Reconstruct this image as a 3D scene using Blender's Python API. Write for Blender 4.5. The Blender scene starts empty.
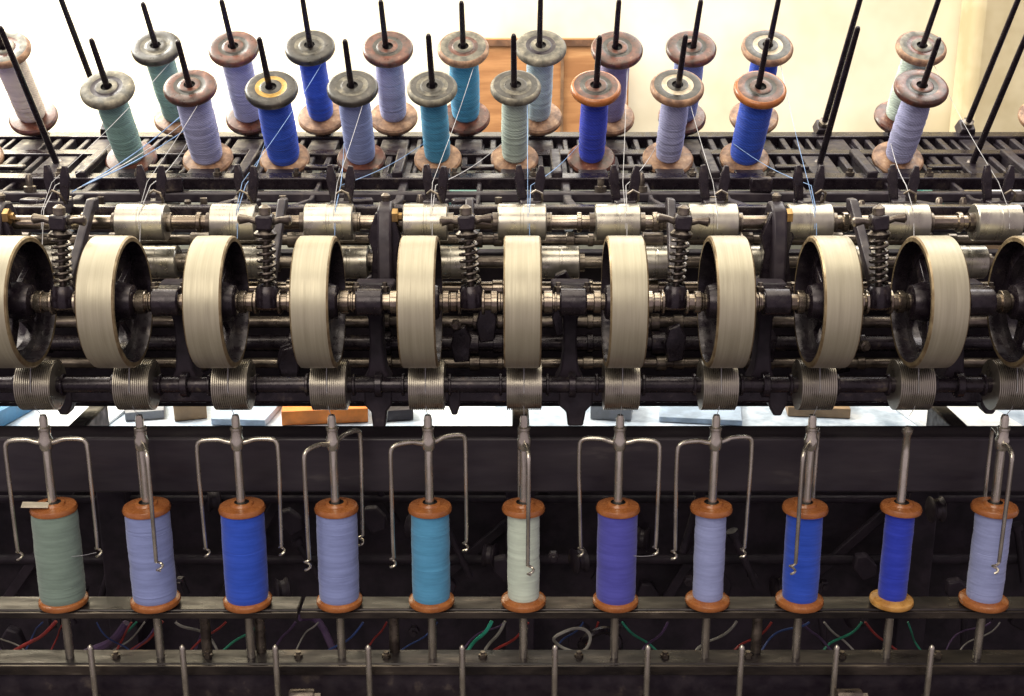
import bpy, math, random, bmesh
from mathutils import Matrix, Vector
random.seed(7)
C = bpy.context.scene.collection
K = 0.01
F = 1210.0
TH = math.radians(16)
CT, ST = math.cos(TH), math.sin(TH)
CAMZ = 150.0
PITCH = 12.0
PI = math.pi

def W(px, py, Y):
    """a photo point at distance Y -> x, z in cm"""
    t = (348-py)/F
    Z = Y/(CT+t*ST)
    return (px-512)/F*Z, CAMZ+Z*(-ST+t*CT)

# ------------------------------------------------------------------ materials
def new_mat(name):
    m = bpy.data.materials.new(name); m.use_nodes = True
    nt = m.node_tree
    b = nt.nodes['Principled BSDF']
    return m, nt, b
def N(nt, t, **k):
    n = nt.nodes.new(t)
    for a, v in k.items():
        if a in n.inputs: n.inputs[a].default_value = v
        else: setattr(n, a, v)
    return n
def coords(nt, scale=(1,1,1)):
    tc = N(nt, 'ShaderNodeTexCoord'); mp = N(nt, 'ShaderNodeMapping')
    mp.inputs['Scale'].default_value = scale
    nt.links.new(tc.outputs['Object'], mp.inputs['Vector'])
    return mp.outputs['Vector']
def ramp(nt, src, stops):
    r = N(nt, 'ShaderNodeValToRGB'); e = r.color_ramp.elements
    while len(e) < len(stops): e.new(0.5)
    for el, (p, c) in zip(e, stops):
        el.position = p; el.color = (c[0], c[1], c[2], 1)
    nt.links.new(src, r.inputs['Fac'])
    return r.outputs['Color']
def worn(name, c1, c2, rough=(.35,.7), metal=0.0, scale=40, stretch=(1,1,1), bump=.2, c3=None, p=(.4,.62), spec=.5):
    m, nt, b = new_mat(name)
    v = coords(nt, stretch)
    n = N(nt, 'ShaderNodeTexNoise', Scale=scale, Detail=4.0, Roughness=.62)
    nt.links.new(v, n.inputs['Vector'])
    st = [(p[0], c1), (p[1], c2)]
    if c3: st.append((min(.95, p[1]+.14), c3))
    nt.links.new(ramp(nt, n.outputs['Fac'], st), b.inputs['Base Color'])
    n2 = N(nt, 'ShaderNodeTexNoise', Scale=scale*2.3, Detail=2.0)
    nt.links.new(v, n2.inputs['Vector'])
    mr = N(nt, 'ShaderNodeMapRange'); mr.inputs['From Min'].default_value=.3; mr.inputs['From Max'].default_value=.7
    mr.inputs['To Min'].default_value = rough[0]; mr.inputs['To Max'].default_value = rough[1]
    nt.links.new(n2.outputs['Fac'], mr.inputs['Value']); nt.links.new(mr.outputs['Result'], b.inputs['Roughness'])
    b.inputs['Metallic'].default_value = metal
    b.inputs['Specular IOR Level'].default_value = spec
    if bump:
        bp = N(nt, 'ShaderNodeBump', Strength=bump, Distance=.001)
        nt.links.new(n2.outputs['Fac'], bp.inputs['Height']); nt.links.new(bp.outputs['Normal'], b.inputs['Normal'])
    return m
def yarn_mat(name, col, cross=False):
    m, nt, b = new_mat(name)
    v = coords(nt)
    w = N(nt, 'ShaderNodeTexWave', Scale=210.0 if not cross else 130.0, Distortion=1.2 if not cross else 6.0, Detail=2.0)
    w.bands_direction = 'Z' if not cross else 'DIAGONAL'
    nt.links.new(v, w.inputs['Vector'])
    n = N(nt, 'ShaderNodeTexNoise', Scale=70.0, Detail=4.0); nt.links.new(coords(nt, (.35,.35,3)), n.inputs['Vector'])
    mx = N(nt, 'ShaderNodeMath', operation='MULTIPLY_ADD'); mx.inputs[1].default_value = .42
    nt.links.new(w.outputs['Fac'], mx.inputs[0]); nt.links.new(n.outputs['Fac'], mx.inputs[2])
    dk = [c*.74 for c in col]; lt = [min(.95, c*1.16+.015) for c in col]
    nt.links.new(ramp(nt, mx.outputs[0], [(.35, dk), (.65, col), (.98, lt)]), b.inputs['Base Color'])
    b.inputs['Roughness'].default_value = .8
    b.inputs['Sheen Weight'].default_value = .2
    b.inputs['Specular IOR Level'].default_value = .2
    bp = N(nt, 'ShaderNodeBump', Strength=.3, Distance=.0006)
    nt.links.new(mx.outputs[0], bp.inputs['Height']); nt.links.new(bp.outputs['Normal'], b.inputs['Normal'])
    return m

BLK = worn('black_iron', (.016,.011,.018), (.034,.026,.033), (.3,.6), .25, 30, c3=(.11,.088,.074), bump=.45)
BLKG = worn('black_gloss_iron', (.012,.008,.013), (.027,.020,.026), (.16,.4), .4, 45, c3=(.11,.088,.07), bump=.3)
DRK = worn('dark_grease', (.011,.008,.013), (.024,.017,.026), (.4,.8), 0, 22, bump=.4, spec=.3)
STLD = worn('dark_steel', (.075,.06,.052), (.20,.17,.14), (.22,.45), .8, 50, (.6,1,1), .25, c3=(.40,.34,.28))
SPR = worn('spring_steel', (.045,.036,.035), (.13,.11,.095), (.2,.4), .85, 60, bump=.2, c3=(.28,.24,.20))
SHAFT = worn('shaft_steel', (.15,.12,.095), (.34,.29,.235), (.14,.32), .92, 40, (.5,1,1), .15, c3=(.58,.52,.43))
FLY = worn('flyer_steel', (.42,.385,.33), (.62,.58,.50), (.15,.32), .88, 50, (1,1,.4), .08, c3=(.74,.70,.62))
ROLL = worn('polished_roller', (.28,.26,.225), (.46,.435,.38), (.22,.38), .85, 18, (2.2,1,.8), .06, c3=(.58,.55,.49), p=(.28,.66))
DRUM = worn('drum_metal', (.26,.236,.172), (.37,.340,.258), (.34,.5), .45, 12, (22,.7,.7), .09, c3=(.45,.42,.325), p=(.15,.68))
DRUME = worn('drum_edge', (.19,.135,.075), (.34,.265,.155), (.3,.5), .6, 60)
FLUTE = worn('fluted_steel', (.22,.20,.17), (.38,.35,.30), (.24,.4), .8, 20, (1,1,1), .03)
BRASS = worn('brass', (.18,.11,.04), (.32,.20,.08), (.3,.5), .9, 60)
WOODL = worn('orange_wood', (.25,.082,.024), (.36,.13,.038), (.16,.34), 0, 60, (1,1,2), .12, c3=(.46,.20,.072), p=(.32,.66))
WOODY = worn('yellow_wood', (.38,.18,.04), (.56,.30,.08), (.2,.4), 0, 60, (1,1,2), .15, c3=(.66,.40,.15))
WOODT = worn('tan_wood', (.12,.06,.036), (.33,.19,.11), (.4,.65), 0, 60, bump=.3, c3=(.52,.37,.24))
WOODG = worn('grey_wood', (.06,.055,.045), (.20,.18,.135), (.45,.7), 0, 55, bump=.3, c3=(.42,.37,.28))
WOODR = worn('red_brown_wood', (.038,.016,.012), (.13,.044,.028), (.25,.45), 0, 50, bump=.3, c3=(.38,.22,.13))
WOODB = worn('blackened_wood', (.016,.014,.012), (.045,.038,.032), (.25,.5), 0, 50, bump=.3, c3=(.17,.15,.11))
RINGL = worn('light_ring', (.34,.28,.19), (.55,.48,.36), (.4,.6), 0, 60)
RINGY = worn('gold_ring', (.34,.20,.04), (.48,.31,.08), (.3,.5), 0.2, 60)
HOLE = worn('hole_dark', (.004,.003,.004), (.01,.008,.01), (.6,.9), 0, 60)
WALL = worn('plaster_wall', (.60,.52,.36), (.75,.68,.52), (.7,.9), 0, 2.6, bump=.6, c3=(.82,.76,.61), p=(.34,.55))
SLOTDIM = worn('slot_dimming_tone', (.15,.15,.12), (.28,.27,.22), (.5,.7), 0, 5, (2,1,1), .3)  # darker tone put in to mute the bright gaps in the creel
FLOOR = worn('workshop_floor', (.04,.035,.032), (.11,.10,.09), (.5,.8), 0, 6, bump=.4)
TABLE = worn('grey_bench', (.26,.33,.42), (.52,.60,.70), (.3,.6), 0, 16, bump=.1, c3=(.78,.83,.88), p=(.33,.54))
PLY = worn('plywood', (.27,.115,.037), (.40,.19,.07), (.5,.7), 0, 5, (1,1,9), .2, c3=(.50,.27,.11))
PAPER = worn('paper', (.60,.63,.66), (.80,.82,.83), (.7,.9), 0, 30, bump=.1)
BEAM = worn('beam_paint', (.020,.015,.022), (.038,.031,.038), (.32,.6), .25, 10, (.5,1,2.4), .35, c3=(.10,.088,.085), p=(.38,.62))
def flat(name, c, rough=.5):
    return worn(name, [x*.7 for x in c], c, (rough-.1, rough+.1), 0, 30, bump=.15)
ORANGE = flat('orange_card', (.80,.24,.03)); TEAL = flat('teal_card', (.03,.14,.12)); CARD = flat('cardboard', (.34,.22,.12))
BLUEC = flat('blue_card', (.04,.18,.36)); REDC = flat('red_cable', (.30,.025,.022)); GREENC = flat('green_cable', (.025,.27,.17))
WHITEC = flat('white_cable', (.34,.33,.30)); PURPC = flat('purple_cable', (.085,.045,.12)); GREYC = flat('grey_card', (.22,.23,.26)); PALEB = flat('pale_blue_card', (.38,.48,.62))
BLUECB = flat('blue_cable', (.03,.07,.24)); GREENB = flat('bright_green_cable', (.03,.42,.28))
COL = {
 'sage green': (.17,.235,.20), 'periwinkle blue': (.205,.25,.48), 'royal blue': (.018,.07,.48), 'sky blue': (.07,.27,.46),
 'pale mint': (.50,.58,.49), 'indigo violet': (.068,.07,.37), 'light periwinkle': (.26,.30,.52), 'deep blue': (.018,.038,.42),
 'teal grey': (.18,.31,.29), 'lavender': (.30,.31,.50), 'cyan blue': (.05,.25,.43), 'pale grey green': (.38,.46,.41),
 'pale blue': (.34,.43,.48), 'dusky purple': (.22,.19,.33), 'cream': (.58,.50,.43)}
YM = {k: yarn_mat('yarn_'+k.replace(' ','_'), v) for k, v in COL.items()}
YMC = {k: yarn_mat('crossed_yarn_'+k.replace(' ','_'), v, True) for k, v in COL.items()}
STRW = flat('pale_strand', (.50,.50,.53), .8); STRB = flat('light_blue_strand', (.22,.36,.64), .8)

# ------------------------------------------------------------------ builder
class MB:
    def __init__(s): s.v=[]; s.f=[]; s.m=[]
    def lathe(s, prof, M=Matrix(), seg=40, mats=None, wob=None):
        base = len(s.v); n = len(prof)
        for (r, z) in prof:
            for k in range(seg):
                a = 2*PI*k/seg
                rr = r if wob is None else r*(1+wob(a, z))
                s.v.append(M @ Vector((rr*math.cos(a), rr*math.sin(a), z)))
        for i in range(n-1):
            for k in range(seg):
                k2 = (k+1) % seg
                s.f.append((base+i*seg+k, base+i*seg+k2, base+(i+1)*seg+k2, base+(i+1)*seg+k))
                s.m.append(mats[i] if mats else 0)
        s.f.append(tuple(base+k for k in reversed(range(seg)))); s.m.append(mats[0] if mats else 0)
        s.f.append(tuple(base+(n-1)*seg+k for k in range(seg))); s.m.append(mats[-1] if mats else 0)
        return s
    def ringlathe(s, prof, M=Matrix(), seg=64, mats=None):
        base = len(s.v); n = len(prof)
        for (r, z) in prof:
            for k in range(seg):
                a = 2*PI*k/seg; s.v.append(M @ Vector((r*math.cos(a), r*math.sin(a), z)))
        for i in range(n):
            j = (i+1) % n
            for k in range(seg):
                k2 = (k+1) % seg
                s.f.append((base+i*seg+k, base+i*seg+k2, base+j*seg+k2, base+j*seg+k)); s.m.append(mats[i] if mats else 0)
        return s
    def box(s, x0,x1,y0,y1,z0,z1, M=Matrix(), mi=0):
        b = len(s.v)
        for z in (z0,z1):
            for x,y in ((x0,y0),(x1,y0),(x1,y1),(x0,y1)): s.v.append(M @ Vector((x,y,z)))
        for q in ((0,3,2,1),(4,5,6,7),(0,1,5,4),(1,2,6,5),(2,3,7,6),(3,0,4,7)):
            s.f.append(tuple(b+i for i in q)); s.m.append(mi)
        return s
    def prism(s, pts, d0, d1, plane='xz', M=Matrix(), mi=0):
        b = len(s.v); n = len(pts)
        for d in (d0, d1):
            for (p, q) in pts:
                s.v.append(M @ (Vector((p, d, q)) if plane == 'xz' else Vector((d, p, q))))
        s.f.append(tuple(b+i for i in range(n))); s.m.append(mi)
        s.f.append(tuple(b+n+i for i in reversed(range(n)))); s.m.append(mi)
        for i in range(n):
            j = (i+1) % n
            s.f.append((b+i, b+n+i, b+n+j, b+j)); s.m.append(mi)
        return s
    def tube(s, pts, r, seg=8):
        pts = [Vector(p) for p in pts]; n = len(pts); b = len(s.v)
        rs = r if isinstance(r, (list, tuple)) else [r]*n
        t0 = (pts[1]-pts[0]).normalized()
        up = Vector((0,0,1)) if abs(t0.z) < .9 else Vector((0,1,0))
        u = t0.cross(up).normalized()
        for i in range(n):
            t = (pts[min(i+1,n-1)]-pts[max(i-1,0)]).normalized()
            u = (u - t*u.dot(t)).normalized(); w = t.cross(u)
            for k in range(seg):
                a = 2*PI*k/seg; s.v.append(pts[i] + (u*math.cos(a)+w*math.sin(a))*rs[i])
        for i in range(n-1):
            for k in range(seg):
                k2 = (k+1) % seg
                s.f.append((b+i*seg+k, b+i*seg+k2, b+(i+1)*seg+k2, b+(i+1)*seg+k)); s.m.append(0)
        s.f.append(tuple(b+k for k in reversed(range(seg)))); s.m.append(0)
        s.f.append(tuple(b+(n-1)*seg+k for k in range(seg))); s.m.append(0)
        return s
    def mesh(s, name, mats, smooth=True):
        me = bpy.data.meshes.new(name)
        me.from_pydata([tuple(v*K) for v in s.v], [], s.f)
        for m in (mats if isinstance(mats, (list,tuple)) else [mats]): me.materials.append(m)
        me.polygons.foreach_set('material_index', s.m)
        bm = bmesh.new(); bm.from_mesh(me); bmesh.ops.recalc_face_normals(bm, faces=bm.faces); bm.to_mesh(me); bm.free()
        if smooth:
            me.polygons.foreach_set('use_smooth', [True]*len(me.polygons))
            me.set_sharp_from_angle(angle=math.radians(38))
        me.update()
        return me
    def build(s, name, mats, parent=None, bevel=0, loc=None):
        o = bpy.data.objects.new(name, s.mesh(name, mats)); C.objects.link(o)
        if parent: o.parent = parent
        if loc: o.location = [c*K for c in loc]
        if bevel:
            md = o.modifiers.new('edge', 'BEVEL'); md.width = bevel*K; md.segments = 2; md.limit_method = 'ANGLE'; md.angle_limit = math.radians(40)
        return o
def smoothpts(pts, n=2):
    P = [Vector(p) for p in pts]
    for _ in range(n):
        Q = [P[0]]
        for a, c in zip(P[:-1], P[1:]): Q += [a*.75+c*.25, a*.25+c*.75]
        Q.append(P[-1]); P = Q
    return P
def tag(o, label, cat, group=None, kind=None):
    if label: o['label'] = label
    if cat: o['category'] = cat
    if group: o['group'] = group
    if kind: o['kind'] = kind
    return o
def thing(name, label, cat, loc, group=None, rot=(0,0,0)):
    o = bpy.data.objects.new(name, None); C.objects.link(o); o.empty_display_size = .01
    o.location = [c*K for c in loc]; o.rotation_euler = rot
    return tag(o, label, cat, group)
def dup(root, loc, label, rot=None):
    r = root.copy(); C.objects.link(r); r.location = [c*K for c in loc]; r['label'] = label
    if rot is not None: r.rotation_euler = rot
    for ch in list(root.children):
        c = ch.copy(); C.objects.link(c); c.parent = r
        for g in list(ch.children):
            d = g.copy(); C.objects.link(d); d.parent = c
    return r
MX = Matrix.Rotation(PI/2, 4, 'Y')     # local z -> world x
def TX(x,y,z): return Matrix.Translation((x,y,z))
ORD = ['leftmost','second from the left','third from the left','fourth from the left','fifth from the left','sixth from the left',
       'seventh from the left','eighth from the left','ninth from the left','tenth from the left','eleventh from the left',
       'twelfth from the left','thirteenth from the left','fourteenth from the left','fifteenth from the left']
def nth(i, n, what):
    if i == n-1: return 'rightmost ' + what
    return what + ', ' + ORD[i] if i else 'leftmost ' + what

# ------------------------------------------------------------------ setting
tag(MB().box(-500,500,-60,300,-4,0).build('floor', FLOOR), 'dark workshop floor under the winding machine', 'floor', kind='structure')
tag(MB().box(-420,420,300,312,0,330).build('wall', WALL), 'pale plaster wall behind the creel of bobbins', 'wall', kind='structure')
xa, _ = W(958, 60, 296)
tag(MB().box(xa, 420, 288, 299.7, 0, 330).build('wall_pier', worn('pier_plaster', (.44,.36,.21), (.62,.54,.36), (.6,.9), 0, 4, bump=.6, c3=(.72,.65,.48)), None, 2.5), 'yellowish wall pier at the right behind the creel', 'wall pier')
wn = thing('backdrop', 'added grey green slot-dimming panelling behind the machine', 'backdrop', (0,297,0))  # added sheet, dims the bright wall seen through the creel slots
MB().box(-419, xa-.5, .5, 2.6, 0, CAMZ-33.0).build('backing', SLOTDIM, wn, .4)
MB().box(-419, xa-.5, -5, 2.6, CAMZ-32.9, CAMZ-31.3).build('ledge', SLOTDIM, wn, .3)

# ------------------------------------------------------------------ machine frame
XL, XR = -112, 112
fr = thing('machine_frame', 'black iron frame of the yarn winding machine carrying all its rails', 'machine frame', (0,145,0))
def part(mb, name, m, bevel=0, label=None):
    o = mb.build(name, m, None, bevel)
    o.parent = fr
    o.matrix_parent_inverse = Matrix.Identity(4)
    o.location = (0, -1.45, 0)
    if label: o['label'] = label
    return o
LEANF = math.radians(36)
FB = (190.7, CAMZ-24.3); BB = (204.7, CAMZ-19.1)
GS = .19
def gz(y): return CAMZ-26.0+(y-182.5)*GS
SL = math.atan(GS)
mb = MB()
rg = random.Random(3)
for (y0, y1, off) in ((185.0, 194.2, 0), (196.6, 203.4, 4.3)):
    for s in range(-10, 10):
        cx = s*PITCH+.4+off
        for (a, b) in ((-2.2,2.3),(3.6,4.5),(5.9,6.9),(8.2,8.9)):
            M = Matrix.Translation((0, y0, gz(y0))) @ Matrix.Rotation(SL, 4, 'X')
            j = rg.uniform(-.25,.25)
            mb.box(cx+a+j, cx+b+j+rg.uniform(-.1,.15), 0, (y1-y0)/math.cos(SL), -1.5, rg.uniform(-.15,.1), M)
part(mb, 'slotted_grate', BLK, .2)
for (ya, yb, hh, nm) in ((182.5,185,1.3,'creel_rail'),(194.2,196.6,1.6,'creel_rail'),(203.4,206.2,1.5,'creel_rail')):
    M = Matrix.Translation((0, ya, gz(ya))) @ Matrix.Rotation(SL, 4, 'X')
    part(MB().box(XL, XR, 0, (yb-ya), -hh-.3, .35, M), nm, BLKG, .2)
for s in range(-10, 10):
    cx = s*PITCH+.4
    y0 = 186.3
    M = Matrix.Translation((cx+6.4+rg.uniform(-.4,.4), y0, gz(y0)+.15)) @ Matrix.Rotation(SL, 4, 'X')
    if s % 2: part(MB().box(-2.6,2.6, 0,1.3, 0,.7, M), 'slot_plate', BLKG, .2)
    else:
        part(MB().box(-.8,.8, -3.5,8, 0,1.1, M), 'slot_plate', BLK, .25)
    part(MB().lathe([(.7,0),(.7,.5),(.4,.6),(.4,1.1)], TX(cx+2.9, 183.8, gz(183.8)+.3), 6), 'bolt', STLD)
for s in range(-8, 9):
    for (y, z), off in ((FB,.4),(BB,4.3)):
        M = Matrix.Translation((s*PITCH+off, y, z)) @ Matrix.Rotation(LEANF, 4, 'X')
        part(MB().prism([(-1.5,-2.6),(-1.1,-.95),(1.1,-.95),(1.5,-2.6)], -1.3, 1.3, 'xz', M), 'peg_seat', BLK, .15)
part(MB().box(XL, XR, 176, 178, CAMZ-28.4, CAMZ-26.9), 'creel_beam', BLK, .3)  # added beam, darkens the open gap below the creel
part(MB().box(XL, XR, 171, 175, CAMZ-32.0, CAMZ-30.2), 'creel_beam', BLK, .3)
part(MB().box(XL, XR, 190, 193, CAMZ-37.5, CAMZ-34.5), 'creel_beam', BLK, .3)  # added beam, blocks part of the light coming through the slots
part(MB().box(XL, XR, 161.5, 164, CAMZ-29.0, CAMZ-27.8), 'guide_rail', BLKG, .2)
part(MB().box(XL, XR, 155.6, 157.6, CAMZ-26.8, CAMZ-25.6), 'guide_rail', BLKG, .2)
for s in range(-9, 10):
    xx = s*12 - 4 + rg.uniform(-1.5,1.5)
    q = .65 if s % 2 else .35
    part(MB().prism([(156,CAMZ-27.5),(156,CAMZ-25.6),(174,CAMZ-27.4),(182,CAMZ-26.4),(205,CAMZ-22.6),(205,CAMZ-25.4),(186,CAMZ-29.8),(172,CAMZ-32)], xx-q, xx+q, 'yz'), 'creel_bracket', BLK, .2)
for k in range(34):
    x = -80+k*4.9+rg.uniform(-1.2,1.2); yy = rg.choice((162.7, 173, 177)); zz = {162.7:CAMZ-27.8, 173:CAMZ-30.2, 177:CAMZ-26.9}[yy]
    if k % 3:
        part(MB().lathe([(.9,0),(.9,.8),(.5,.9),(.5,1.6+rg.random()),(.3,1.9+rg.random())], TX(x,yy,zz), 10), 'bolt', STLD)
    else:
        part(MB().box(-1.6,1.6,-1,1,0,2.2, TX(x,yy,zz) @ Matrix.Rotation(rg.uniform(-.4,.4),4,'Z')), 'rail_clamp', BLKG, .3)
part(MB().box(XL, XR, 163.5, 166, CAMZ-55.6, CAMZ-33.2), 'inner_apron', DRK, .2)
part(MB().box(XL, XR, 153, 157, CAMZ-51.6, CAMZ-48.8), 'roller_beam', BLK, .3)
part(MB().box(XL, XR, 147.6, 150.0, CAMZ-49.7, CAMZ-47.0), 'roller_beam', BLKG, .3)
for px, w_, d_ in ((68,1.2,.9),(380,1.8,2.6),(455,.8,.9),(575,2.2,2.4),(775,1.2,1.0),(985,1.2,.8)):
    x, _ = W(px, 410, 149)
    part(MB().prism([(-w_,3),(-w_,.4),(-w_*.55,-.5),(-w_*.45,-d_),(w_*.45,-d_),(w_*.6,-.4),(w_,.6),(w_,3)], -1.2, 1.2, 'xz', TX(x,148.6,CAMZ-50.4)), 'hanging_casting', BLK, .25)
part(MB().box(XL, XR, 150, 155, CAMZ-63.2, CAMZ-55.3), 'main_beam', BEAM, .4)
part(MB().box(XL, XR, 176, 178, CAMZ-130, CAMZ-66), 'shade_backing', DRK, .2)  # added dark sheet, stands in for the shade under the machine
for (y, z, r) in ((171,-73,.6),(173,-84,.8)):
    part(MB().lathe([(r,0),(r,XR-XL)], TX(XL,y,CAMZ+z) @ MX, 16), 'tie_rod', DRK)
railm = worn('rail_paint', (.014,.012,.014), (.038,.031,.032), (.22,.5), .45, 30, (.3,1,1), .3, c3=(.17,.14,.115))
edgem = worn('worn_rail_edge', (.025,.021,.021), (.085,.07,.058), (.22,.4), .7, 25, (.3,1,1), .2, c3=(.30,.26,.21))
xj = W(297,605,140)[0]
part(MB().box(XL, xj-.15, 141.2, 145.0, CAMZ-76.5, CAMZ-75.75), 'spindle_rail', railm, .2)
part(MB().box(xj+.15, XR, 141.4, 145.0, CAMZ-76.6, CAMZ-75.75), 'spindle_rail', railm, .2)
part(MB().box(XL, xj-.15, 140.75, 141.17, CAMZ-76.8, CAMZ-75.95), 'rail_edge', edgem, .08)
part(MB().box(xj+.15, XR, 140.95, 141.37, CAMZ-76.9, CAMZ-75.95), 'rail_edge', edgem, .08)
part(MB().box(XL, XR, 140.9, 144.6, CAMZ-84.2, CAMZ-83.4), 'lower_rail', railm, .2)
part(MB().box(XL, XR, 140.4, 140.85, CAMZ-84.8, CAMZ-83.5), 'rail_edge', edgem, .08)
part(MB().box(XL, XR, 141.2, 142.0, CAMZ-89.4, CAMZ-84.3), 'lower_rail', BLK, .2)
part(MB().box(XL, XR, 137.2, 139.8, CAMZ-88.6, CAMZ-87.6), 'lower_rail', railm, .2)
part(MB().box(XL, XR, 136.75, 137.15, CAMZ-90, CAMZ-87.7), 'rail_edge', railm, .08)
for px in (208, 395, 755, 262):
    xx, _ = W(px, 640, 145)
    part(MB().lathe([(.7,CAMZ-83.4),(.7,CAMZ-76.6)], TX(xx,144.2,0), 14), 'rail_spacer', STLD)
for px in (110,205,300,392,480,572,664,756,850,945):
    xx, _ = W(px, 660, 142)
    part(MB().lathe([(.6,0),(.6,.4),(.35,.5),(.35,.8)], TX(xx+rg.uniform(-1,1),142.6,CAMZ-83.4), 6), 'bolt', STLD)
for px in (120, 520, 915):
    xx, _ = W(px, 560, 170)
    part(MB().box(xx-2.2, xx+2.2, 168.5, 172, 0, CAMZ-63.5), 'upright', DRK, .3)
    part(MB().box(xx-1.2, xx+1.2, 155.2, 168, CAMZ-64, CAMZ-56.5), 'cross_member', BLK, .3)
for px in (40, 250, 480, 700, 850):
    xx, zz = W(px, 550, 172)
    part(MB().box(-.8, .8, -.5, .5, -14, 14, TX(xx, 173.5, zz) @ Matrix.Rotation(math.radians(random.uniform(25,60)), 4, 'Y')), 'diagonal_brace', DRK, .2)
for k in range(60):
    x = -78+k*2.7+rg.uniform(-1.5,1.5); y = rg.uniform(158,174); z = CAMZ-rg.uniform(70,92)
    q = k % 4
    if q == 0:
        part(MB().lathe([(1.6,-1.0),(1.9,-.8),(1.5,-.3),(1.5,.3),(1.9,.8),(1.6,1.0)], TX(x,y,z) @ MX @ Matrix.Rotation(rg.uniform(-.5,.5),4,'X'), 20), 'drive_pulley', BLK)
    elif q == 1:
        part(MB().prism([(-1.4,-2),(-1.8,.5),(-.6,2.2),(1,1.6),(1.6,-.6),(.8,-2.2)], -.8, .8, 'xz', TX(x,y,z) @ Matrix.Rotation(rg.uniform(-.7,.7),4,'Y')), 'drive_bracket', DRK, .3)
    elif q == 2:
        part(MB().lathe([(.5,-5),(.5,4),(.9,4.1),(.9,5)], TX(x,y,z) @ Matrix.Rotation(rg.uniform(-.5,.5),4,'Y'), 12), 'drive_rod', DRK)
    else:
        part(MB().lathe([(.8,0),(.8,.9),(.45,1),(.45,1.6)], TX(x,y,z) @ Matrix.Rotation(PI/2,4,'X'), 6), 'bolt', BLK)

DY, DZ = 139.0, CAMZ-34.2
def stand(x):
    t = thing('bearing_stand', '', 'bearing stand', (x, DY+1.5, DZ-13), 'bearing stands holding the drum shaft')
    p = [(-1.8,1.6),(-1.1,3),(-.8,6),(-.9,9.6),(-1.5,11.4),(-2.4,12.4),(-2.4,14.1),(2.4,14.1),(2.4,12.4),(1.5,11.4),(.9,9.6),(.8,6),(1.1,3),(1.8,1.6)]
    MB().prism(p, 3.4, 6.4).build('pedestal', DRK, t, .25)
    MB().box(-2.3,2.3,-1.4,3.35,12.6,14.0).build('cap_plate', BLKG, t, .25)
    MB().lathe([(1.65,-1.6),(1.65,1.6)], TX(0,-1.5,13) @ MX, 24).build('bearing_cap', BLKG, t, .2)
    for sx in (-1.7, 1.7):
        MB().lathe([(.5,0),(.5,.6),(.3,.7),(.3,1.1)], TX(sx,-.3,14.0), 6).build('bolt', STLD, t)
    return t
SX0 = 1.2
st_idx = [-3.5, -1.5, .5, 2.5, 4.5]
proto = stand(st_idx[0]*PITCH+SX0)
proto['label'] = 'leftmost black bearing stand under the drum shaft'
for i, s in enumerate(st_idx[1:], 1):
    dup(proto, (s*PITCH+SX0, DY+1.5, DZ-13), nth(i, len(st_idx), 'black bearing stand under the drum shaft'))
RY, RZ = 151.5, CAMZ-26.9
def bracket(x, label):
    t = thing('shaft_bracket', label, 'bracket', (x, RY, RZ), 'dark castings that carry the top roller shaft')
    MB().prism([(-4,-8),(-3.4,-1),(-2.2,2.0),(-.6,2.7),(1.4,2.5),(3.0,.4),(3.6,-2),(6,-8)], -.9, .9, 'yz').build('casting', BLK, t, .3)
    MB().prism([(-2.0,-8),(-1.6,-3.5),(-2.2,-1.5),(-1.1,1.6),(1.1,1.6),(2.0,-1.5),(1.5,-3.5),(2.0,-8)], -2.2, -1).build('web', BLKG, t, .2)
    MB().lathe([(1.0,0),(1.0,.7),(.5,.8),(.5,1.2)], TX(.95,-1.5,1.0) @ MX, 6).build('hex_screw', BRASS, t)
    MB().lathe([(.5,0),(.5,.5),(.6,.6),(.6,.9),(.3,1.2)], TX(0,.2,2.5), 12).build('oil_cap', STLD, t)
bracket(-15.9, 'dark casting with a brass screw on the roller shaft, left of centre')
bracket(33.3, 'dark casting with a brass screw on the roller shaft, right of centre')
bracket(-64.4, 'dark casting on the roller shaft at the left edge')

# ------------------------------------------------------------------ shafts
def shaft(name, label, y, z, prof_fn, m, seg=24):
    o = MB().lathe(prof_fn(), MX, seg).build(name, m)
    o.location = (0, y*K, z*K)
    return tag(o, label, 'shaft')
def stepped(r, steps, off=SX0):
    def f():
        pr = [(r, XL)]
        for s in range(-9, 9):
            for (a, b, q) in steps(s):
                x0 = s*PITCH+off+a; x1 = s*PITCH+off+b
                if x0 < XL+1 or x1 > XR-1: continue
                pr += [(r, x0), (q-.08, x0+.01), (q, x0+.09), (q, x1-.09), (q-.08, x1-.01), (r, x1)]
        pr.append((r, XR)); return pr
    return f
shaft('drum_shaft', 'oily steel shaft running through the large pale drums', DY, DZ,
      stepped(1.0, lambda s: [(2.6,3.4,1.35),(3.5,4.3,1.15),(4.4,4.8,1.5),(7.2,7.6,1.5),(8.3,9.1,1.35),(9.1,9.5,1.1)] if s % 2 else [(2.5,3.6,1.4),(3.8,4.1,1.2),(5.2,7.0,1.2),(8.4,9.3,1.4)]), SHAFT)
shaft('roller_shaft', 'steel shaft carrying the short polished rollers above the drums', RY, RZ,
      stepped(.9, lambda s: [(5.2,5.9,1.3),(6.1,6.6,1.1)] if s % 2 else [(3.9,4.4,1.25),(7.7,8.3,1.3)], .5), SHAFT)
FY, FZ = 143.2, CAMZ-45.8
shaft('fluted_roller_shaft', 'dark steel shaft of the fluted rollers under the drums', FY, FZ,
      stepped(1.0, lambda s: [(2.6,3.0,1.4),(8.9,9.3,1.4)] if s % 2 else [(2.7,3.1,1.4),(5.5,6.4,1.6),(8.8,9.2,1.4)], 1.5), BLKG)
R2Y, R2Z = 156.5, W(0,262,156.5)[1]
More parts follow.
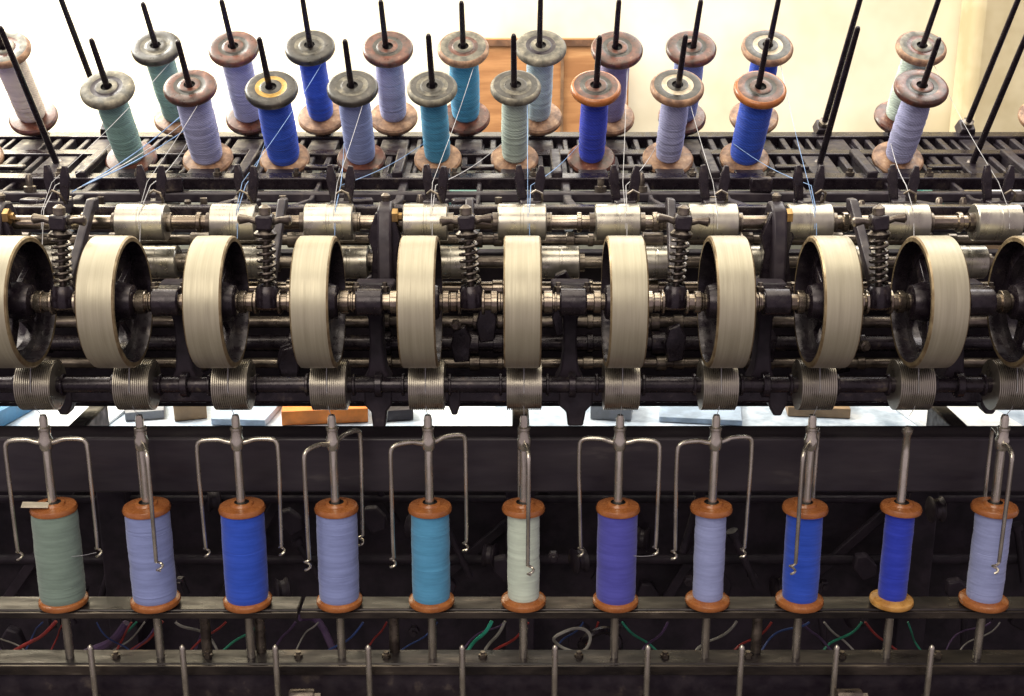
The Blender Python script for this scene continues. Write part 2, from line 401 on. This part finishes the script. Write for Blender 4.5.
shaft('rear_roller_shaft', 'dark shaft of the rear rollers half hidden behind the drums', R2Y, R2Z, stepped(.8, lambda s: [(4.2,5,1.3)], .5), STLD)
for (py, Y, r, lab, mm) in ((288,158,.9,'thin steel rod behind the drums just above the drum shaft',SHAFT),(322,156,.8,'thin steel rod behind the drums just below the drum shaft',STLD),
                        (343,155,1.1,'thicker dark rod behind the lower half of the drums',BLKG),(363,154,.7,'lowest dark rod behind the drums',STLD),(240,158,.7,'dark rod behind the polished top rollers',STLD),
                        (308,160,.6,'thin dark rod level with the drum shaft behind it',BLKG)):
    z = W(0,py,Y)[1]
    rr = random.Random(py)
    shaft('cross_rod', lab, Y, z, stepped(r, lambda s: [(4+rr.random()*2,6.3+rr.random(),r*1.5),(8+rr.random(),9.6,r*1.25)]), mm, 16)
rf = random.Random(21)
for s in range(-5, 5):
    for q in range(3):
        x = (s+.5)*PITCH+SX0+rf.uniform(-3,3); yq = rf.uniform(150,156); zq = CAMZ-rf.uniform(34,46)
        if q < 2:
            part(MB().prism([(-1.0,-2.5),(-1.5,0),(-1.0,2.0),(.4,2.6),(1.3,1.0),(1.0,-2.2)], -.7, .7, 'xz', TX(x, yq, zq)), 'rod_clamp', rf.choice((BLK,BLKG,BLKG)), .2)
        else:
            part(MB().lathe([(.7,0),(.7,.7),(.4,.8),(.4,1.3)], TX(x,yq,zq) @ Matrix.Rotation(PI/2,4,'X'), 6), 'bolt', STLD)

# ------------------------------------------------------------------ drums
def drum(x, label):
    t = thing('drum', label, 'drum', (x, DY, DZ), 'large pale drums on the drum shaft')
    w = 2.15; R = 7.8
    pr = [(R-.65,-w),(R-.2,-w),(R,-w+.18),(R+.02,-w*.4),(R+.02,w*.4),(R,w-.18),(R-.2,w),(R-.65,w),(R-.8,w-.6),(R-.8,-w+.6)]
    MB().ringlathe(pr, MX, 96, [1,1,0,0,0,1,1,2,2,2]).build('rim', [DRUM, DRUME, BLKG], t).rotation_euler = (random.uniform(0,6),0,0)
    MB().ringlathe([(R-.81,-.45),(R-2.1,-.45),(R-2.1,.45),(R-.81,.45)], MX, 64).build('inner_ring', BLKG, t)
    MB().lathe([(1.5,-2.3),(2.0,-2.1),(2.4,-.7),(2.4,.7),(2.0,2.1),(1.5,2.3)], MX, 32).build('hub', BLKG, t)
    a0 = random.uniform(0, PI)
    for k in range(5):
        M = Matrix.Rotation(a0+k*2*PI/5, 4, 'X')
        MB().prism([(-1.0,2.0),(1.0,2.0),(.7,R-2.0),(-.7,R-2.0)], -.35, .35, 'yz', M).build('spoke', BLKG, t, .12)
    return t
DI = list(range(-5, 6))
for i, s in enumerate(DI):
    drum(s*PITCH+SX0, nth(i, len(DI), 'large pale metal drum with a dark spoked inside') if s != 0 else 'large pale drum seen exactly edge on, in the middle of the row')

# ------------------------------------------------------------------ grooved rollers
pr = []; L = 2.15; n = 17
for k in range(n):
    x0 = -L + k*2*L/n; dx = 2*L/n
    pr += [(3.15, x0+dx*.04), (3.15, x0+dx*.60), (2.95, x0+dx*.66), (2.95, x0+dx*.98)]
fme = MB().lathe(pr, MX, 56).mesh('fluted_roller', FLUTE)
for i, s in enumerate(range(-5, 6)):
    o = bpy.data.objects.new('fluted_roller', fme); C.objects.link(o); o.location = ((s*PITCH+1.5)*K, FY*K, FZ*K)
    tag(o, nth(i, 11, 'small grooved roller tucked under a pale drum'), 'roller', 'fluted rollers under the drums')

# ------------------------------------------------------------------ top rollers
def roller(x, y, z, L, r, label, group, nm):
    t = thing(nm, label, 'roller', (x, y, z), group)
    o = MB().lathe([(r-.15,-L/2),(r,-L/2+.12),(r,-.2),(r-.05,-.15),(r-.05,.15),(r,.2),(r,L/2-.12),(r-.15,L/2)], MX, 48).build('barrel', ROLL, t)
    o.rotation_euler = (random.uniform(0,6),0,0)
    for sgn in (-1, 1):
        a, b = sorted((sgn*L/2, sgn*(L/2+.7)))
        MB().lathe([(1.25,a),(1.25,b)], MX, 24).build('collar', STLD, t)
    return t
rx = [W(p,222,RY)[0] for p in (143,235,330,426,522,617,712,808,902,995)]
for i, x in enumerate(rx):
    roller(x, RY, RZ, 6.1 if i % 2 == 0 else 5.6, 2.35, nth(i, 10, 'polished steel roller on the upper shaft'), 'polished rollers on the upper shaft', 'top_roller')
r2 = [W(p,262,R2Y)[0] for p in (60,160,255,350,450,560,655,760,862,965)]
for i, x in enumerate(r2):
    roller(x, R2Y, R2Z, 5.0, 2.2, nth(i, 10, 'rear steel roller half hidden behind the drums'), 'rear rollers behind the drums', 'rear_roller')

# ------------------------------------------------------------------ spring levers
def spring_unit(x, label, tilt):
    t = thing('spring_lever', label, 'spring lever', (x, DY-.2, DZ+1.2), 'spring pressure levers between the drums', (0, tilt, 0))
    pts = []
    n = 7
    for k in range(n*14+1):
        a = 2*PI*k/14; pts.append((.95*math.cos(a), .95*math.sin(a), 1.0+5.6*k/(n*14)))
    MB().tube(pts, .22, 7).build('spring', SPR, t)
    MB().lathe([(.42,-1.2),(.42,9.2),(.7,9.3),(.7,10.1),(.3,10.4)], Matrix(), 16).build('rod', STLD, t)
    MB().lathe([(1.5,-1.6),(1.6,-.6),(1.35,.5),(1.1,.9)], Matrix(), 20).build('spring_seat', BLKG, t)
    MB().lathe([(1.25,6.7),(1.35,7.1),(.8,7.6)], Matrix(), 20).build('spring_cap', SPR, t)
    MB().box(-1.0,1.0,-1.1,1.1,7.5,9.3).build('clamp_block', BLKG, t, .3)
    for sg in (-1, 1):
        MB().tube([(sg*.8,0,8.4),(sg*1.8,-.1,8.7),(sg*2.9,-.2,8.7),(sg*3.1,-.2,8.7)], [.42,.38,.62,.4], 10).build('handle', STLD, t)
    MB().prism([(-.2,-2.2),(1.4,-1.5),(11,7.8),(12.5,7.9),(12.5,9.3),(10.5,9.4),(0,-.2)], -.5, .5, 'yz').build('lever_arm', BLK, t, .2)
    return t
for i, s in enumerate([-4.5,-2.5,-.5,1.5,3.5]):
    spring_unit(s*PITCH+SX0, nth(i, 5, 'dark coil spring lever with T handle between two drums'), math.radians(random.uniform(-6,4)))

# ------------------------------------------------------------------ fork guides
gx = [W(p,190,154)[0] for p in (55,150,245,340,435,530,625,715,810,905,1000)]
def fork(x, label, rz):
    t = thing('yarn_guide', label, 'yarn guide', (x, 155, CAMZ-25.6), 'black forked yarn guides above the rollers', (0,0,rz))
    MB().box(-1.3,1.3,-1.3,1.5,-.8,1.0).build('base', BLK, t, .2)
    for sg in (-1, 1):
        MB().prism([(sg*.3,.6),(sg*1.4,.6),(sg*1.95,3.6),(sg*1.7,5.4),(sg*1.1,5.5),(sg*.7,4.2)], -.25-.5*sg, .3-.5*sg).build('prong', BLKG, t, .12)
    MB().tube([(1.2,-.8,.6),(1.4,-1.8,1.2),(1.2,-2.4,2.2),(.4,-2.6,2.6),(-.2,-2.3,2.1)], .16, 6).build('wire_loop', STLD, t)
for i, x in enumerate(gx):
    fork(x, nth(i, len(gx), 'black forked yarn guide above the roller shaft'), random.uniform(-.35,.35))

# ------------------------------------------------------------------ creel pegs and bobbins
def flange_mats(kind):
    return {'grey': (WOODG, WOODG, BLK), 'brown': (WOODR, WOODR, WOODB), 'goldring': (WOODB, WOODB, RINGY), 'black': (WOODB, WOODB, WOODG),
            'greyring': (WOODG, WOODB, WOODG), 'red': (WOODL, WOODR, WOODB), 'lightring': (WOODT, WOODB, RINGL), 'tan': (WOODT, WOODG, WOODR)}[kind]
def wrap(mb, R, z0, z1, seed, amp=.02, taper=.25, bulge=0, jit=.012):
    rnd = random.Random(seed); n = int((z1-z0)/.11)
    pr = []; low = 0
    for k in range(n+1):
        u = k/n; low = low*.85+rnd.uniform(-1,1)*jit
        e = min(u, 1-u)*(z1-z0)
        r = R - taper*math.exp(-e/.35) + low + (amp if k % 2 else -amp*.6) + bulge*math.sin(PI*u)
        pr.append((r, z0+(z1-z0)*u))
    ph = rnd.uniform(0,6)
    mb.lathe(pr, Matrix(), 44, None, lambda a, z: .005*math.sin(a*2+z*1.3+ph)+.003*math.sin(5*a-z*2.1))
    return mb
def creel_bobbin(x, base, lean, col, kind, label, group, L=14.8, R=2.55, seed=1, FR=3.95):
    t = thing('creel_bobbin', label, 'bobbin', (x, base[0], base[1]), group, (lean+math.radians(random.uniform(-1,1)), math.radians(random.uniform(-1.2,1.2)), 0))
    ed, fa, ri = flange_mats(kind)
    wrap(MB(), R, 1.2, L-1.1, seed, .025, .3, .12, .025).build('yarn_winding', YMC[col], t)
    MB().lathe([(FR-.9,-.1),(FR-.2,0),(FR,.35),(FR,.8),(FR-.25,1.1),(FR-1.0,1.25),(1.6,1.3)], Matrix(), 56, [0]*6).build('bottom_flange', [WOODT if seed % 3 else WOODR], t).rotation_euler = (0,0,seed*1.3)
    o = MB().lathe([(1.5,L-1.35),(FR-.8,L-1.3),(FR-.15,L-1.1),(FR,L-.8),(FR,L-.35),(FR-.2,L-.05),(FR-.5,L+.05),(2.35,L+.06),(2.2,L-.02),(1.75,L-.02),(1.6,L+.1),(1.25,L+.14),(.85,L+.12),(.8,L-.3)],
               Matrix(), 64, [0,0,0,0,0,0,1,2,2,2,1,1,3]).build('top_flange', [ed, fa, ri, HOLE], t)
    o.rotation_euler = (0,0,seed*2.1)
    return t
def peg(x, base, lean, Lp, label, group):
    t = thing('creel_peg', label, 'peg', (x, base[0], base[1]), group, (lean+math.radians(random.uniform(-.6,.6)), math.radians(random.uniform(-.7,.7)), 0))
    MB().lathe([(.50,-1.5),(.50,3),(.46,Lp*.7),(.40,Lp-.5),(.28,Lp-.1),(.12,Lp)], Matrix(), 14).build('rod', BLKG, t)
    MB().lathe([(1.0,-.9),(1.0,-.25),(.7,-.15)], Matrix(), 6).build('nut', STLD, t)
front = {-7:('deep blue','brown'), -5:('teal grey','grey'), -4:('lavender','brown'), -3:('royal blue','goldring'), -2:('periwinkle blue','black'), -1:('cyan blue','greyring'),
         0:('pale grey green','greyring'), 1:('deep blue','red'), 2:('lavender','lightring'), 3:('royal blue','red'), 5:('lavender','brown')}
back = {-7:('cream','tan'), -5:('teal grey','black'), -4:('lavender','brown'), -3:('royal blue','black'), -2:('lavender','brown'), -1:('cyan blue','tan'),
        0:('pale blue','grey'), 1:('dusky purple','brown'), 2:('periwinkle blue','brown'), 3:('royal blue','lightring'), 5:('pale grey green','tan'), 7:('lavender','brown')}
flook = {'brown':'dark brown','grey':'grey weathered','goldring':'black gold-ringed','black':'black','greyring':'grey-edged dark','red':'reddish brown','lightring':'light-rimmed dark','tan':'tan brown'}
LB = math.radians(38)
RF = {-5:2.15,-4:2.45,-3:2.45,-2:2.25,-1:1.95,0:1.95,1:1.95,2:1.95,3:2.35,5:2.1}
for n_, (s, (c, k)) in enumerate(sorted(front.items())):
    lab = '%s bobbin, %s top, %s in front creel row' % (c, flook[k], ORD[n_] if n_ < 10 else 'rightmost')
    creel_bobbin(s*PITCH+.4, FB, LEANF, c, k, lab, 'yarn bobbins in the front creel row', 15.2, RF.get(s,2.3), seed=s+11, FR=3.85+.15*random.uniform(-1,1))
for n_, (s, (c, k)) in enumerate(sorted(back.items())):
    lab = '%s bobbin, %s top, %s in back creel row' % (c, flook[k], ORD[n_] if n_ < 11 else 'rightmost')
    creel_bobbin(s*PITCH+4.3, BB, LB, c, k, lab, 'yarn bobbins in the back creel row', 15.6, 2.15+.12*((s*7)%3-1), seed=s+40, FR=4.0+.15*random.uniform(-1,1))
for n_, s in enumerate(range(-7, 7)):
    em = s not in front
    peg(s*PITCH+.4, FB, LEANF, 24 + random.uniform(-.6,.6) + (1.5 if em else 0), '%s, %s in front creel row' % ('bare black peg' if em else 'black peg through a bobbin', ORD[n_] if n_ < 13 else 'rightmost'), 'pegs of the front creel row')
for n_, s in enumerate(range(-7, 8)):
    em = s not in back
    peg(s*PITCH+4.3, BB, LB, 24.5 + random.uniform(-.6,.6) + (3 if em else 0), '%s, %s in back creel row' % ('bare black peg' if em else 'black peg through a bobbin', ORD[n_] if n_ < 14 else 'rightmost'), 'pegs of the back creel row')

# ------------------------------------------------------------------ lower bobbins and flyers
SY = 142.7
bx = [-60.0+1.5+12.0*i for i in range(11)]
low = [('sage green',2.85,2.9),('periwinkle blue',2.8,3.0),('royal blue',2.75,2.95),('periwinkle blue',2.6,2.8),('sky blue',2.45,2.8),('pale mint',2.05,2.75),
       ('indigo violet',2.55,2.8),('light periwinkle',1.95,2.7),('royal blue',2.3,2.9),('deep blue',1.8,2.6),('light periwinkle',2.25,2.9)]
lowlab = ['sage green bobbin at the left end of the lower row, paper scrap on top','wide periwinkle bobbin between the sage green and the royal blue ones in the lower row',
 'wide royal blue bobbin in the left half of the lower row','periwinkle bobbin beside the sky blue one in the lower row','sky blue bobbin in the lower row, the only one of its colour there',
 'pale mint bobbin at the middle of the lower row','indigo violet bobbin in the lower row right of the pale mint one','narrow pale periwinkle bobbin right of the indigo violet one in the lower row',
 'royal blue bobbin in the right half of the lower row under a flyer','slim deep blue bobbin with yellowish base whose spindle has no flyer arms','periwinkle bobbin at the right end of the lower row']
Z0 = CAMZ-75.6
for i, (c, R, FR) in enumerate(low):
    t = thing('spindle_bobbin', lowlab[i], 'bobbin', (bx[i], SY, Z0), 'bobbins on the lower spindles', (0,math.radians(random.uniform(-.5,.5)),0))
    wrap(MB(), R, .9, 13.2, 100+i, .018, .15).build('yarn_winding', YM[c], t)
    MB().lathe([(FR-.2,0),(FR+.1,.12),(FR+.22,.4),(FR+.15,.75),(FR-.2,1.0),(1.6,1.12)], Matrix(), 56).build('bottom_flange', WOODY if i == 9 else WOODL, t).rotation_euler = (0,0,i*1.1)
    MB().lathe([(1.6,12.9),(FR-.4,12.98),(FR-.05,13.15),(FR+.02,13.5),(FR-.15,13.85),(FR-.6,13.98),(1.5,14.0),(1.35,14.25),(.95,14.3),(.9,14.0)], Matrix(), 56, [0]*8+[1]).build('top_flange', [WOODL, HOLE], t).rotation_euler = (0,0,i*1.7)
phis = [4, -66, 3, 54, 25, -84, -6, 14, 66, None, 82]
def flyer(x, label, phi):
    zb = CAMZ-84.8
    t = thing('flyer_spindle', label, 'flyer spindle', (x, SY, zb), 'steel spindles of the lower row', (0,0,math.radians(phi or 0)))
    top = (CAMZ-49.6)-zb
    if phi is None:
        MB().lathe([(.56,0),(.56,30),(.5,30.5),(.5,32.6),(.7,32.9),(.7,33.3),(.3,33.7)], Matrix(), 20).build('spindle_blade', FLY, t)
        return
    MB().lathe([(.56,0),(.56,28.6),(.52,top-.5),(.38,top)], Matrix(), 20).build('spindle_blade', FLY, t)
    b = (CAMZ-53.2)-zb
    MB().lathe([(.7,b-1.0),(.85,b-.6),(.9,b+.4),(.7,b+.8),(.7,b+1.6),(.8,b+1.7),(.8,b+2.0),(.58,b+2.1)], Matrix(), 20).build('collar', FLY, t)
    for sg in (-1, 1):
        L = 15.3 + random.uniform(-.6,.9)
        jx = random.uniform(-.25,.25)
        pts = [(sg*.5,0,b-.1),(sg*1.4,0,b+.1),(sg*2.0,0,b+.35),(sg*3.2,0,b+.4),(sg*4.45,0,b+.3),(sg*4.95,0,b-.1),(sg*5.05,0,b-1.2),(sg*5.05,0,b-4.5),(sg*(4.95+jx*.5),0,b-8),(sg*(4.85+jx),0,b-L+2),(sg*(4.8+jx),0,b-L+.7)]
        P = smoothpts(pts)
        a = MB().tube(P, [.34-.10*k/len(P) for k in range(len(P))], 12).build('arm', FLY, t)
        q = [(sg*(4.8+jx)-.32*math.sin(u), .36*(1-math.cos(u)), b-L+.7-.72*u/4) for u in [k*2*PI*1.3/18 for k in range(19)]]
        MB().tube(q, .17, 7).build('hook', FLY, a)
fl = ['steel flyer spindle above the sage green bobbin','steel flyer spindle turned sideways above the wide periwinkle bobbin','steel flyer spindle with two wide arms round the left royal blue bobbin',
 'steel flyer spindle above the periwinkle bobbin beside the sky blue one','steel flyer spindle above the sky blue bobbin','steel flyer spindle edge on, one arm hanging in front of the pale mint bobbin',
 'steel flyer spindle with wide arms above the indigo violet bobbin','steel flyer spindle above the narrow pale periwinkle bobbin','steel flyer spindle turned sideways above the right royal blue bobbin',
 'bare steel spindle without arms in the slim deep blue bobbin','steel flyer spindle edge on at the right end of the lower row']
for i in range(11): flyer(bx[i], fl[i], phis[i])
o = MB().box(-1.6,1.6,-.9,.9,0,.06, Matrix.Rotation(.25,4,'Z') @ Matrix.Rotation(.12,4,'Y')).build('paper_scrap', flat('label_paper', (.66,.60,.48)))
o.location = ((bx[0]-1.7)*K, (SY-1.3)*K, (Z0+14.42)*K); tag(o, 'small scrap of white paper lying on top of the sage green bobbin', 'paper')

for i, px in enumerate((90,182,275,368,462,555,648,742,837,932)):
    x = W(px,645,138.5)[0]
    t = thing('stop_pin', nth(i, 10, 'thin steel pin standing along the bottom front rail'), 'pin', (x, 138.5, CAMZ-87.6), 'steel pins along the bottom front rail')
    MB().lathe([(.4,0),(.4,7.8),(.32,8.1),(.15,8.3)], Matrix(), 12).build('shank', FLY, t)
    MB().lathe([(.8,0),(.8,.7)], Matrix(), 6).build('nut', STLD, t)
for px, w in ((300,'left'),(852,'right')):
    x, z = W(px,690,136.5)
    t = thing('clamp_nut', 'pale steel nut on the bottom rail near the %s side' % w, 'nut', (x, 138.0, CAMZ-87.6), 'pale nuts on the bottom rail')
    MB().lathe([(1.1,-1.6),(1.2,-1.4),(1.2,1.4),(1.1,1.6)], TX(0,-.4,1.2) @ MX, 24).build('barrel', STLD, t)
    MB().lathe([(.7,1.6),(.7,2.4)], TX(0,-.4,1.2) @ MX, 6).build('screw', STLD, t)

# ------------------------------------------------------------------ cables under the rail
def cable(px0, py0, px1, py1, Y, m, label, sag=2, r=.3):
    x0, z0 = W(px0,py0,Y); x1, z1 = W(px1,py1,Y)
    pts = []
    for k in range(17):
        u = k/16; pts.append((x0+(x1-x0)*u, Y+1.5*math.sin(u*5), z0+(z1-z0)*u - sag*math.sin(PI*u)))
    tag(MB().tube(pts, r, 8).build('cable', m), label, 'cable')
cable(2,658,60,616,149,REDC,'dull red cable sloping under the spindle rail at the far left',1.0,.26)
cable(118,660,165,616,150,REDC,'dull red cable sloping under the rail near the second bobbin',1.2,.26)
cable(462,662,492,616,149,GREENB,'bright green cable under the rail near the sky blue bobbin',.5,.26)
cable(478,665,505,616,150,WHITEC,'pale cable beside the bright green cable under the rail',.6,.22)
cable(690,658,735,616,150,WHITEC,'pale thin cable under the rail right of centre',1.0,.18)
cable(75,658,130,618,151,PURPC,'thick purple cable drooping under the rail at the left',1.6,.6)
cable(300,618,345,664,151,PURPC,'thick purple cable hanging under the rail near the fourth bobbin',-1.5,.5)
gaps = ['left of the first bobbin','between first and second bobbins','between second and third bobbins','between third and fourth bobbins','between fourth and fifth bobbins',
        'between fifth and sixth bobbins','between sixth and seventh bobbins','between seventh and eighth bobbins','between eighth and ninth bobbins','between ninth and tenth bobbins','between tenth and last bobbins']
cols = {'red':REDC,'green':GREENC,'purple':PURPC,'white':WHITEC,'blue':BLUECB}
cr = random.Random(5)
plan = [('green','purple','blue','white','red'),('green','white','red','purple','blue'),('red','purple','green','white'),('purple','white','blue'),('red','blue'),('purple','red'),('blue','red'),('purple','green'),('red','blue'),('green','purple','white'),('red','green','purple','white')]
for gi_, cs in enumerate(plan):
    for q, cn in enumerate(cs):
        px = 70+91.5*gi_-91.5+18+q*(60/len(cs))+cr.uniform(-4,4)
        dx = cr.uniform(18,52)*(1 if cr.random() < .7 else -1)
        cable(px, 661, px+dx, 617, 148+cr.uniform(0,6), cols[cn], 'thin %s cable under the spindle rail, %s' % (cn, gaps[gi_]), cr.uniform(-.8,1.4), cr.uniform(.1,.2))
x, z = W(572,640,149)
pts = [(x+2.5*math.cos(a)*(1+.05*math.sin(3*a)), 149+.6*math.sin(a*2), z+1.7*math.sin(a)) for a in [k*2*PI*1.15/40 for k in range(41)]]
tag(MB().tube(pts, .22, 8).build('hose', WHITEC), 'pale looped hose under the rail beside the indigo violet bobbin', 'hose')
x, z = W(600,645,151)
pts = [(x+2.6*math.cos(a), 151+.6*math.sin(a*2), z+2.2*math.sin(a)) for a in [k*2*PI*1.1/40 for k in range(41)]]
tag(MB().tube(pts, .6, 8).build('hose', BLKG), 'black looped hose behind the pale one under the rail', 'hose')

# ------------------------------------------------------------------ yarn strands
def strand(pts, m, label, r=.05):
    tag(MB().tube([Vector(p) for p in pts], r, 5).build('yarn_strand', m), label, 'yarn', 'loose yarn strands on the machine')
def lp(base, lean, x, L, off=0):
    return (x+off, base[0]-L*math.sin(lean), base[1]+L*math.cos(lean))
def line(a, b, sag=.4, n=8):
    a, b = Vector(a), Vector(b)
    return [a.lerp(b, k/n) - Vector((0,0,sag*math.sin(PI*k/n))) for k in range(n+1)]
for s, (c, k) in sorted(front.items()):
    if s < -5: continue
    gi = min(range(len(gx)), key=lambda j: abs(gx[j]-(s*PITCH-4)))
    a = lp(FB, LEANF, s*PITCH+.4, 4, -RF[s]); a = (a[0], a[1]-.6, a[2])
    g = (gx[gi]+.1, 154.0, CAMZ-22.6)
    pts = line(a, g, .6) + line(g, (g[0]-.2, RY-1.6, RZ+1.9), 0, 2)[1:] + [Vector((g[0]-.2, RY-2.5, RZ-.2)), Vector((g[0]-.3, 147, RZ-6))]
    strand(pts, STRB if 'blue' in c else STRW, 'strand from front row %s bobbin, %s, to its guide' % (c, ORD[sorted(front).index(s)] if s < 5 else 'rightmost'))
for s, (c, k) in sorted(back.items()):
    if s < -5 or s > 5: continue
    gi = min(range(len(gx)), key=lambda j: abs(gx[j]-(s*PITCH-2)))
    a = lp(BB, LB, s*PITCH+4.3, 12.5, 1.9 if s % 2 else -1.9); a = (a[0], a[1]-1.5, a[2])
    g = (gx[gi]-.3, 154.0, CAMZ-22.2)
    strand(line(a, g, .5) + [Vector((g[0], RY-1.9, RZ+1.7)), Vector((g[0], RY-2.5, RZ-.4))], STRW if s % 3 else STRB,
           'strand from back row %s bobbin, %s, to its guide' % (c, ORD[sorted(back).index(s)]), .036)
for k in range(3):
    a = W(190+k*7, 108+k*4, 190); b = W(72+k*5, 192-k*3, 160)
    strand(line((a[0],190,a[1]), (b[0],160,b[1]), .8), STRB if k != 1 else STRW, 'long light blue strand crossing the creel at upper left, %s of three' % ['upper','middle','lower'][k], .08)
for i, x in enumerate(bx):
    xx = x-.05
    strand([(xx, FY-2.4, FZ+3.1), (xx, FY-3.25, FZ+.3), (xx, FY-2.3, FZ-2.3), (x, SY, CAMZ-49.8)], STRW, nth(i, 11, 'short vertical strand of yarn over a grooved roller'), .045)
for i, nm in ((0,'sage green'),(6,'indigo violet')):
    ph = math.radians(phis[i])
    e = (bx[i]+4.8*math.cos(ph), SY+4.8*math.sin(ph), CAMZ-68.5)
    strand(line(e, (bx[i]+low[i][1]*.8, SY-low[i][1]*.6, Z0+7.5), .1, 3), STRW, 'thin strand from a flyer hook to the %s lower bobbin' % nm, .03)

# ------------------------------------------------------------------ bench and things behind
t = thing('workbench', 'blue grey topped workbench behind the winding machine', 'workbench', (0,215,0))
MB().box(-150,150,-22,30,CAMZ-75,CAMZ-72).build('bench_top', TABLE, t, .3)
for sx in (-140,-50,50,140):
    MB().box(sx-3,sx+3,-18,-12,0,CAMZ-75.2).build('leg', BLK, t, .2)
def item(name, label, cat, px0, px1, Y, d, h, m, rz=0, z0=CAMZ-71.9):
    x0, _ = W(px0, 420, Y); x1, _ = W(px1, 420, Y)
    o = MB().box(-(x1-x0)/2,(x1-x0)/2,-d/2,d/2,0,h).build(name, m, None, .12)
    o.location = ((x0+x1)/2*K, Y*K, z0*K); o.rotation_euler = (0,0,rz)
    return tag(o, label, cat)
item('folder', 'bright orange folder lying on the bench seen under the drums', 'folder', 285, 368, 208, 12, 2.6, ORANGE, .12)
item('folder', 'blue folder on the bench at the far left', 'folder', -10, 22, 206, 12, 3.0, BLUEC, -.2)
item('wooden_block', 'brown wooden block on the bench left of the orange folder', 'block', 175, 206, 208, 8, 3.2, CARD, .3)
item('wooden_block', 'flat brown wooden block on the bench at right', 'block', 785, 845, 210, 9, 1.8, CARD, -.12)
item('paper_sheet', 'stack of white sheets on the bench at far right', 'paper', 905, 1000, 206, 20, .8, PAPER, .15)
item('paper_sheet', 'stack of white sheets on the bench at the left', 'paper', 40, 120, 206, 18, .5, PAPER, -.12)
item('paper_sheet', 'white sheets on the bench between the orange folder and the centre', 'paper', 430, 500, 207, 20, .3, PAPER, .3)
item('dark_tool', 'dark metal tool lying on the bench left of the middle', 'tool', 376, 412, 206, 5, 2.0, BLK, .2)
item('dark_tool', 'grey metal toolbox on the bench right of the middle', 'tool', 592, 632, 208, 8, 3.0, GREYC, -.15)
item('parts_tray', 'pale blue tray on the bench right of the centre', 'tray', 660, 740, 208, 12, 1.0, PALEB, -.15)
item('parts_tray', 'grey tray on the bench left of the brown block', 'tray', 128, 165, 208, 8, 1.6, GREYC, .25)
item('parts_tray', 'pale blue tray on the bench just left of the orange folder', 'tray', 222, 276, 207, 12, 1.2, PALEB, -.1)
item('cardboard_box', 'brown cardboard box standing behind the machine at right', 'box', 938, 968, 228, 14, 36.2, CARD, .1)
item('storage_box', 'dull teal storage box behind the machine at far right', 'box', 900, 932, 230, 10, 37.4, TEAL)
item('storage_box', 'white box behind the machine at the right edge', 'box', 972, 1030, 230, 10, 36.8, PAPER)
item('storage_box', 'small dull teal box seen behind the rollers left of centre', 'box', 452, 480, 230, 8, 36.8, TEAL)
x0, z0 = W(474,132,293); x1, z1 = W(630,38,293)
t = thing('plywood_board', 'orange tan wooden board standing on the wall ledge behind the creel', 'board', ((x0+x1)/2, 294, CAMZ-31.25))
w = (x1-x0)/2; h = z1-(CAMZ-31.25)
MB().box(-w,w,-1,1,0,h).build('panel', PLY, t, .2)
MB().box(-w,w,-1.6,-1.05,h-1.8,h-.4).build('edge_strip', worn('edge_strip', (.08,.035,.015), (.16,.075,.035)), t)
MB().box(w*.12,w*.16,-1.5,-1.05,.5,h-2).build('seam', worn('seam', (.12,.06,.028), (.2,.11,.05)), t)

# ------------------------------------------------------------------ light
w = bpy.data.worlds.new('World'); bpy.context.scene.world = w; w.use_nodes = True
bg = w.node_tree.nodes['Background']; bg.inputs['Color'].default_value = (1.0,.84,.93,1); bg.inputs['Strength'].default_value = .50
def area(name, loc, target, sx, sy, e, col):
    L = bpy.data.lights.new(name, 'AREA'); L.shape = 'RECTANGLE'; L.size = sx*K; L.size_y = sy*K; L.energy = e; L.color = col
    o = bpy.data.objects.new(name, L); C.objects.link(o); o.location = [c*K for c in loc]
    d = Vector(target)-Vector(loc); o.rotation_euler = d.to_track_quat('-Z','Y').to_euler()
area('ceiling_light', (10,120,330), (0,150,110), 280, 130, 48, (1,.92,.71))
area('front_light', (-60,-40,250), (0,145,100), 180, 130, 38, (1,.91,.74))
area('window_light', (-210,235,300), (30,200,110), 150, 130, 60, (1,.96,.82))
area('wall_fill', (-30,225,330), (-40,300,160), 420, 60, 50, (1,.93,.74))  # added fill that brightens the back wall, no visible source
area('left_wall_fill', (-130,250,220), (-110,300,165), 100, 80, 72, (1,.97,.90))  # added fill that pushes the left wall towards white
area('bench_fill', (40,250,200), (0,205,78), 200, 40, 13, (.93,.96,1))  # added fill, lifts the bench strip below the drums

cam = bpy.data.cameras.new('Camera'); co = bpy.data.objects.new('Camera', cam); C.objects.link(co)
cam.sensor_width = 36; cam.lens = F*36/1024; cam.clip_start = .05; cam.clip_end = 50
co.location = (0,0,CAMZ*K); co.rotation_euler = (PI/2-TH, 0, 0)
bpy.context.scene.camera = co
bpy.context.scene.view_settings.view_transform = 'Standard'
bpy.context.scene.view_settings.look = 'None'
